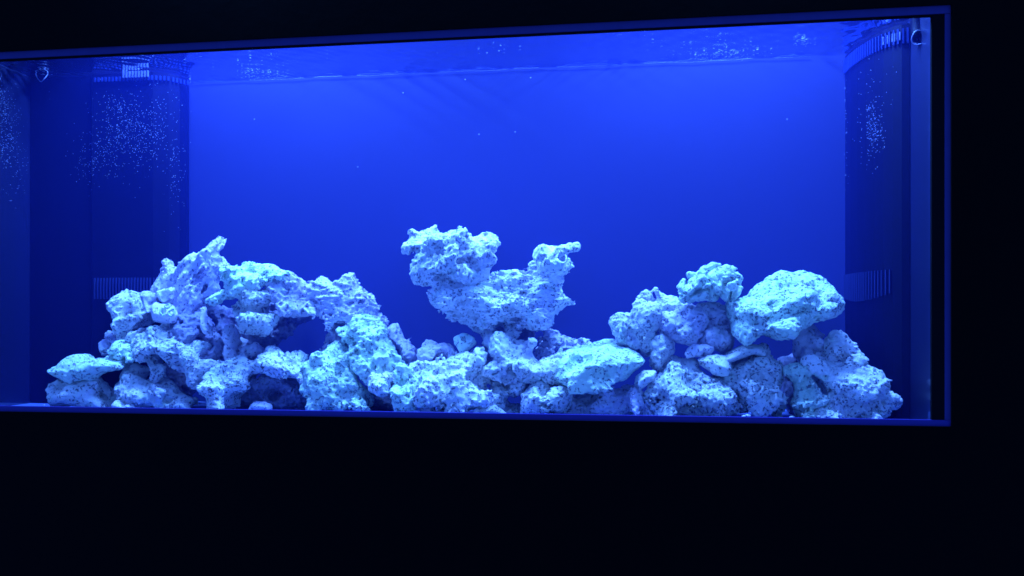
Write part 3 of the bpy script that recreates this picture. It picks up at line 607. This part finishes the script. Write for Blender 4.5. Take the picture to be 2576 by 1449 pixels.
rock('B', [(1135,690),(1180,640),(1250,690),(1240,780),(1160,820),(1120,840),(1125,790),(1135,740)], .135, .02, 1, 'rough', 'lav', 'dim rock closing the right side of the open window')
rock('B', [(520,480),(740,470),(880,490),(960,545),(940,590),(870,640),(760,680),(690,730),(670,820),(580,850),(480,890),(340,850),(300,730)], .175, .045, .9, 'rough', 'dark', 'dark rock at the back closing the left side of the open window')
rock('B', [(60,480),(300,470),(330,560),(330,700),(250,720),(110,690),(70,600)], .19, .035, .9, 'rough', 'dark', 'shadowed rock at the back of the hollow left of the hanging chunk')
rock('B', [(150,240),(200,190),(290,165),(340,130),(430,105),(480,140),(540,140),(620,135),(690,145),(740,195),(700,225),(600,240),(560,280),(500,330),(460,360),(440,385),(390,380),(300,340),(220,340),(160,300)], .085, .04, 1.1, 'rough', 'cyan', 'bright greenish rough rock on top between the ridged fan and the bridge', tilt=.5, amp=.8)
rock('B', [(60,440),(80,385),(150,355),(250,345),(290,380),(270,410),(190,420),(180,450),(110,450)], .09, .02, 1, 'porous', 'cyan', 'small bright ledge under the bright rough top rock, above the dark hollow', amp=.6)
rock('B', [(285,480),(310,420),(400,370),(480,340),(580,340),(650,380),(660,430),(600,480),(575,520),(605,560),(595,640),(565,715),(480,735),(380,700),(300,650),(290,560)], .075, .04, 1, 'porous', 'por', 'deeply pitted chunk hanging in front of the dark hollow', tilt=.2, amp=1)
rock('B', [(200,700),(215,655),(290,645),(330,700),(345,800),(320,900),(250,930),(180,890),(235,800)], .10, .028, 1, 'smooth', 'lav', 'curled grey rock below the hanging pitted chunk', amp=.7)
rock('B', [(340,830),(360,800),(460,790),(560,850),(560,900),(480,930),(400,925),(260,960),(320,900)], .12, .03, 1, 'rough', 'lav', 'low dim rock behind the top of the porous arch')
rock('B', [(1550,740),(1570,695),(1630,678),(1700,710),(1790,750),(1850,830),(1860,930),(1840,1000),(1730,990),(1700,870),(1600,800)], .15, .035, 1, 'pitted', 'lav', 'lavender rock set back between the left pile and the centre', tilt=.5)
rock('B', [(1420,1150),(1450,1090),(1440,1050),(1540,1050),(1600,1005),(1680,1040),(1695,1090),(1650,1150),(1650,1245),(1530,1250),(1440,1215)], .055, .035, 1, 'rough', 'pale', 'blunt pale rock jutting over a dark gap, left of the bright corner block', amp=.7, tilt=.2)
rock('B', [(1650,1150),(1690,1050),(1740,970),(1800,970),(1830,1100),(1845,1170),(1815,1235),(1900,1250),(1905,1290),(1850,1380),(1700,1380),(1670,1270),(1650,1210)], .045, .032, 1.0, 'rough', 'cyan', 'bright greenish block standing on the bottom with a blunt toe to the right', amp=.6, tilt=.3)
rock('B', [(1430,1090),(1480,1200),(1640,1220),(1700,1365),(1420,1375),(1380,1200)], .15, .03, 1, 'rough', 'dark', 'dim rock in the gap behind the bright corner block')
# ---- centre
rock('C', [(110,190),(150,130),(160,80),(200,65),(235,100),(320,95),(400,105),(480,95),(600,115),(680,95),(745,120),(775,180),(745,230),(775,290),(735,360),(745,420),(640,480),(520,500),(400,500),(330,500),(230,470),(195,400),(190,320),(170,260),(120,230)], .11, .050, .95, 'rough', 'pale', 'big rough head-like rock topping the left of the centre tower', tilt=.12, amp=.75)
rock('C', [(305,525),(335,475),(440,430),(600,400),(740,400),(900,412),(1010,395),(1060,345),(1290,335),(1265,400),(1280,450),(1260,520),(1280,590),(1240,650),(1190,700),(1180,745),(1130,765),(1060,795),(1010,755),(960,735),(900,785),(860,835),(815,795),(760,780),(705,840),(670,860),(640,820),(585,740),(500,705),(450,685),(380,645),(330,615),(305,570)], .116, .046, 1, 'strata', 'pale', 'wide keel shaped rock of the centre tower, narrowing to points below', tilt=.15, amp=1.0)
ringrock = rock('C', [(1045,330),(1045,260),(1055,225),(1090,195),(1150,205),(1210,205),(1250,185),(1290,200),(1300,240),(1295,265),(1305,340),(1270,390),(1150,400),(1060,380)], .095, .028, 1.1, 'smooth', 'pale', 'horn tipped lump with round mouths on the right end of the centre tower', tilt=.15, amp=.7)
rock('C', [(690,900),(690,740),(800,740),(1000,740),(1030,810),(1040,960),(700,960)], .19, .02, 1, 'smooth', 'dark', 'dim pillar at the back that carries the centre tower', tilt=0)
rock('C', [(200,1000),(215,940),(260,900),(330,900),(400,890),(450,920),(475,980),(450,1050),(400,1090),(270,1110),(215,1050)], .095, .035, 1, 'pitted', 'lav', 'rounded stone with a shallow bowl facing front, left of the centre heap', amp=.8)
rock('C', [(160,1120),(200,1100),(270,1060),(420,1010),(480,960),(560,960),(600,990),(650,990),(680,1040),(690,1090),(640,1120),(600,1120),(670,1180),(700,1300),(640,1360),(600,1405),(340,1405),(250,1310),(190,1240)], .065, .045, 1, 'rough', 'pale', 'broad craggy rock with wavy ledges at the foot of the centre heap', tilt=.45, amp=1.0)
rock('C', [(458,905),(470,855),(530,848),(600,865),(615,890),(560,930),(540,970),(490,950)], .085, .02, 1, 'smooth', 'cyan', 'bright angular stone perched on top of the craggy ledged rock', amp=.6)
rock('C', [(700,900),(740,820),(790,830),(850,870),(900,900),(1000,890),(1045,880),(1050,930),(1075,1020),(1150,1010),(1240,940),(1260,1000),(1250,1100),(1250,1190),(1150,1190),(1010,1165),(900,1180),(850,1200),(800,1160),(760,1150),(670,1120),(690,1070),(740,1010),(720,950)], .075, .038, 1.1, 'pitted', 'pale', 'wide pale rock with a knob and a horn, right half of the centre heap', tilt=.25, amp=.9)
rock('C', [(590,960),(640,920),(710,900),(730,960),(700,1060),(690,1120),(620,1100)], .13, .03, 1, 'smooth', 'lav', 'smooth dim rock in the cleft between the two halves of the centre heap', tilt=0)
rock('C', [(690,1280),(740,1230),(800,1165),(850,1190),(920,1150),(1000,1150),(1010,1250),(920,1290),(860,1300),(930,1340),(960,1405),(690,1405),(740,1340)], .075, .035, 1, 'rough', 'por', 'low rock with a small dark cave under the wide pale centre rock', amp=.8)
rock('C', [(955,1260),(1000,1200),(1010,1150),(1100,1150),(1250,1190),(1300,1240),(1290,1300),(1275,1405),(975,1405),(950,1330)], .05, .038, 1, 'porous', 'por', 'squat pitted block against the glass left of the long tongue slab', amp=.8, tilt=.25)
rock('C', [(580,1410),(640,1362),(760,1352),(850,1405)], .028, .012, 1, 'smooth', 'pale', 'thin sliver of pale rubble at the very front of the centre', amp=.4)
rock('C', [(215,1400),(225,1320),(300,1300),(340,1400)], .05, .016, 1, 'smooth', 'lav', 'little stone on the bottom right of the bright corner block', amp=.4)
rock('C', [(1050,940),(1090,880),(1150,838),(1200,850),(1260,890),(1340,880),(1420,900),(1400,960),(1240,960),(1180,1020),(1070,1040)], .17, .03, 1, 'strata', 'lav', 'lavender layered rock at the back behind the long tongue slab', tilt=.2)
# ---- right pile
rock('F', [(70,1050),(110,1000),(90,900),(110,830),(200,775),(350,770),(450,730),(540,735),(620,780),(730,830),(800,860),(835,900),(810,950),(720,1010),(640,1060),(520,1110),(400,1150),(370,1168),(330,1150),(240,1155),(170,1185),(100,1130)], .062, .034, 1.5, 'smooth', 'cyan', 'long bright tongue slab sloping down left, with a scooped dark side', tilt=.9, amp=.8)
rock('F', [(125,1380),(140,1210),(200,1190),(340,1200),(480,1135),(620,1130),(720,1120),(760,1150),(840,1220),(900,1280),(890,1380)], .08, .04, 1, 'porous', 'lav', 'low porous lavender rock under the long tongue slab', tilt=.35, amp=.9)
rock('F', [(720,1100),(740,1040),(800,985),(880,985),(915,1000),(890,1060),(810,1100),(760,1150)], .05, .022, 1, 'smooth', 'pale', 'small pale lump at the right tip of the long tongue slab', amp=.6)
rock('F', [(850,1190),(870,1100),(920,990),(990,930),(1010,880),(1080,830),(1140,850),(1150,910),(1240,950),(1330,1020),(1470,1010),(1570,1070),(1580,1150),(1620,1200),(1635,1280),(1600,1385),(930,1385),(900,1290)], .07, .05, .95, 'porous', 'por', 'large pyramid of spongy pitted rock at the front of the right pile', tilt=.45, amp=1.0)
rock('F', [(835,860),(890,820),(870,770),(910,720),(940,700),(1000,690),(1040,710),(1080,790),(1080,840),(1010,890),(980,940),(910,985),(860,950)], .085, .03, 1, 'pitted', 'pale', 'upright pale chunk between the tongue slab and the boulders above', amp=1.0)
rock('F', [(550,610),(575,540),(640,510),(680,500),(690,430),(740,375),(850,350),(900,360),(920,315),(980,320),(1080,350),(1130,400),(1180,430),(1170,490),(1000,520),(960,600),(930,680),(890,730),(800,790),(740,785),(720,805),(680,800),(640,750),(570,700)], .105, .05, 1, 'pitted', 'pale', 'pale boulder with a hollow, upper left corner of the right pile', tilt=.35, amp=1.2)
rock('F', [(700,800),(760,790),(860,790),(880,830),(820,850),(740,840)], .11, .022, 1, 'smooth', 'lav', 'dim stone tucked in below the hollowed pale boulder', amp=.6)
rock('F', [(930,600),(980,510),(1100,470),(1200,430),(1300,430),(1330,500),(1300,600),(1280,700),(1200,785),(1100,745),(1030,690),(960,640)], .10, .048, 1, 'pitted', 'lav', 'rounded boulder with a bright cap in the middle of the right pile', tilt=.5, amp=1.0)
rock('F', [(1260,440),(1400,415),(1500,440),(1530,500),(1520,580),(1545,650),(1560,720),(1545,800),(1490,880),(1380,830),(1280,760),(1250,640)], .11, .045, 1, 'pitted', 'lav', 'smooth tall boulder directly under the flower-like dome', tilt=.25, amp=.9)
dome = rock('F', [(1080,270),(1130,240),(1200,230),(1180,180),(1250,145),(1290,110),(1370,85),(1450,80),(1540,100),(1610,150),(1660,210),(1650,230),(1670,280),(1640,310),(1600,340),(1540,390),(1470,370),(1420,400),(1370,390),(1270,380),(1170,400),(1120,370),(1140,330),(1090,300)], .085, .045, .95, 'lobes', 'cyan', 'flower-like dome of pale lobes crowning the right pile', tilt=.5, amp=.7, name='coral_skeleton', cat='coral skeleton')
rock('F', [(1250,890),(1340,840),(1410,840),(1480,890),(1530,960),(1510,1000),(1400,1000),(1340,960),(1280,930)], .055, .02, 1.2, 'smooth', 'pale', 'small pointed pale stone on the spongy pyramid, left of the leaning plate', amp=.7, tilt=.4)
rock('F', [(1150,850),(1210,810),(1270,780),(1340,760),(1385,790),(1350,830),(1290,860),(1170,885)], .065, .013, 1, 'smooth', 'lav', 'short twig-like piece with a curled tip above the pointed pale stone', amp=.6)
rock('G', [(0,490),(35,390),(110,340),(240,290),(340,210),(390,160),(440,130),(560,125),(640,130),(725,178),(835,200),(925,262),(955,345),(950,410),(915,470),(895,515),(830,560),(720,590),(600,640),(540,680),(440,690),(330,690),(240,712),(180,728),(80,660),(35,600),(10,540)], .085, .036, 1.45, 'pitted', 'cyan', 'biggest bright boulder, tilted slab balanced at the top right of the pile', tilt=.75, amp=.7)
rock('G', [(-80,950),(0,880),(60,850),(200,815),(280,800),(330,800),(380,850),(400,880),(450,920),(465,1000),(480,1100),(520,1180),(510,1230),(430,1340),(300,1345),(240,1290),(150,1320),(60,1250),(0,1100)], .08, .045, 1, 'porous', 'por', 'pitted upright boulder under the big tilted slab, capped by a plate', tilt=.3, amp=.9)
rock('G', [(-30,850),(0,830),(80,790),(160,745),(260,740),(320,760),(345,790),(330,835),(220,818),(60,880),(-20,905)], .065, .016, 1.6, 'smooth', 'pale', 'smooth leaning plate laid over the pitted upright boulder', tilt=.3, amp=.5)
rock('G', [(590,670),(640,610),(740,580),(800,630),(860,640),(860,690),(830,720),(840,810),(800,840),(740,800),(700,850),(620,880),(590,800)], .125, .032, 1, 'smooth', 'lav', 'dim neck of fused fingers under the right end of the big tilted slab', tilt=.1, amp=.9)
rock('G', [(330,860),(480,810),(600,830),(620,900),(600,1000),(600,1345),(500,1345),(470,1100),(400,860)], .185, .03, 1, 'smooth', 'dark', 'dark rock in the shadowed gap below the big tilted slab')
fin = rock('G', [(830,700),(870,685),(930,685),(990,710),(1050,780),(1060,815),(1120,850),(1150,900),(1100,930),(1000,910),(930,895),(870,840),(840,780)], .105, .026, 1, 'fins', 'pale', 'bundle of short slanting fingers at the upper edge of the right triangle rock', tilt=.4, ang=-.75, amp=.7, name='coral_skeleton', cat='coral skeleton')
rock('G', [(640,900),(690,830),(780,820),(880,855),(960,885),(1040,895),(1110,895),(1170,925),(1245,975),(1300,1028),(1365,1082),(1405,1135),(1430,1180),(1400,1250),(1360,1250),(1350,1290),(1270,1320),(1240,1380),(740,1380),(790,1300),(800,1200),(760,1050)], .078, .036, 1.2, 'pitted', 'pale', 'large triangular craggy rock at the far right end, pointed at its right', tilt=.4, amp=1.1)
rock('G', [(555,1080),(570,960),(570,900),(610,870),(660,900),(700,980),(760,1080),(780,1180),(860,1190),(860,1260),(770,1300),(770,1380),(610,1380),(600,1300),(560,1240),(570,1150)], .052, .034, 1, 'pitted', 'cyan', 'leg shaped rock standing left of the large triangular rock', tilt=.25, amp=.9)
rock('G', [(620,830),(615,760),(660,740),(720,760),(740,830),(700,870),(640,880)], .105, .025, 1, 'pitted', 'lav', 'small stone on top of the leg shaped rock', amp=.6)
it = [(P(xd, yd, .012), r_, (1.5, 1, .6)) for xd, yd, r_ in ((1880, 1046, .004), (1872, 1047, .003), (1992, 1049, .003), (2060, 1048, .0025), (110, 1019, .002))]
o = link_mesh('gravel_crumbs', points_mesh('gravel_crumbs', it), M_PALE); tag(o, 'few white crumbs at the front edge of the tank bottom', 'crumbs', kind='stuff')

# mouths of the tubes, child rings of their rocks
def ring_on(parent, crop, x, y, rx, ry, Y, r_=.0018, rot=0.0, m__=M_CYAN):
    ox, oy, k = CR[crop]; c = P(ox + x * k, oy + y * k, Y); s_ = k * DS / F_PX * (Y - CAM.y)
    path = []
    for q in range(22):
        a = 2 * math.pi * q / 22; px_, pz_ = rx * s_ * math.cos(a), ry * s_ * math.sin(a); wob = 1 + .1 * math.sin(3 * a + x)
        path.append((c[0] - parent.location.x + (px_ * math.cos(rot) - pz_ * math.sin(rot)) * wob, c[1] - parent.location.y + .002 * math.sin(a), c[2] - parent.location.z + (px_ * math.sin(rot) + pz_ * math.cos(rot)) * wob))
    link_mesh('tube_mouth', tube_mesh('tube_mouth', path, r_, 7, True), m__, parent)
ring_on(tubes, 'A', 935, 625, 18, 30, .054, rot=.25); ring_on(tubes, 'A', 1003, 630, 22, 28, .055, rot=-.3); ring_on(tubes, 'A', 972, 580, 18, 16, .056)
ring_on(ringrock, 'C', 1250, 282, 30, 30, .070, .0017, .4, M_PALE)
print('rocks done', round(time.time() - T0, 1), 's, tris', NV[0])
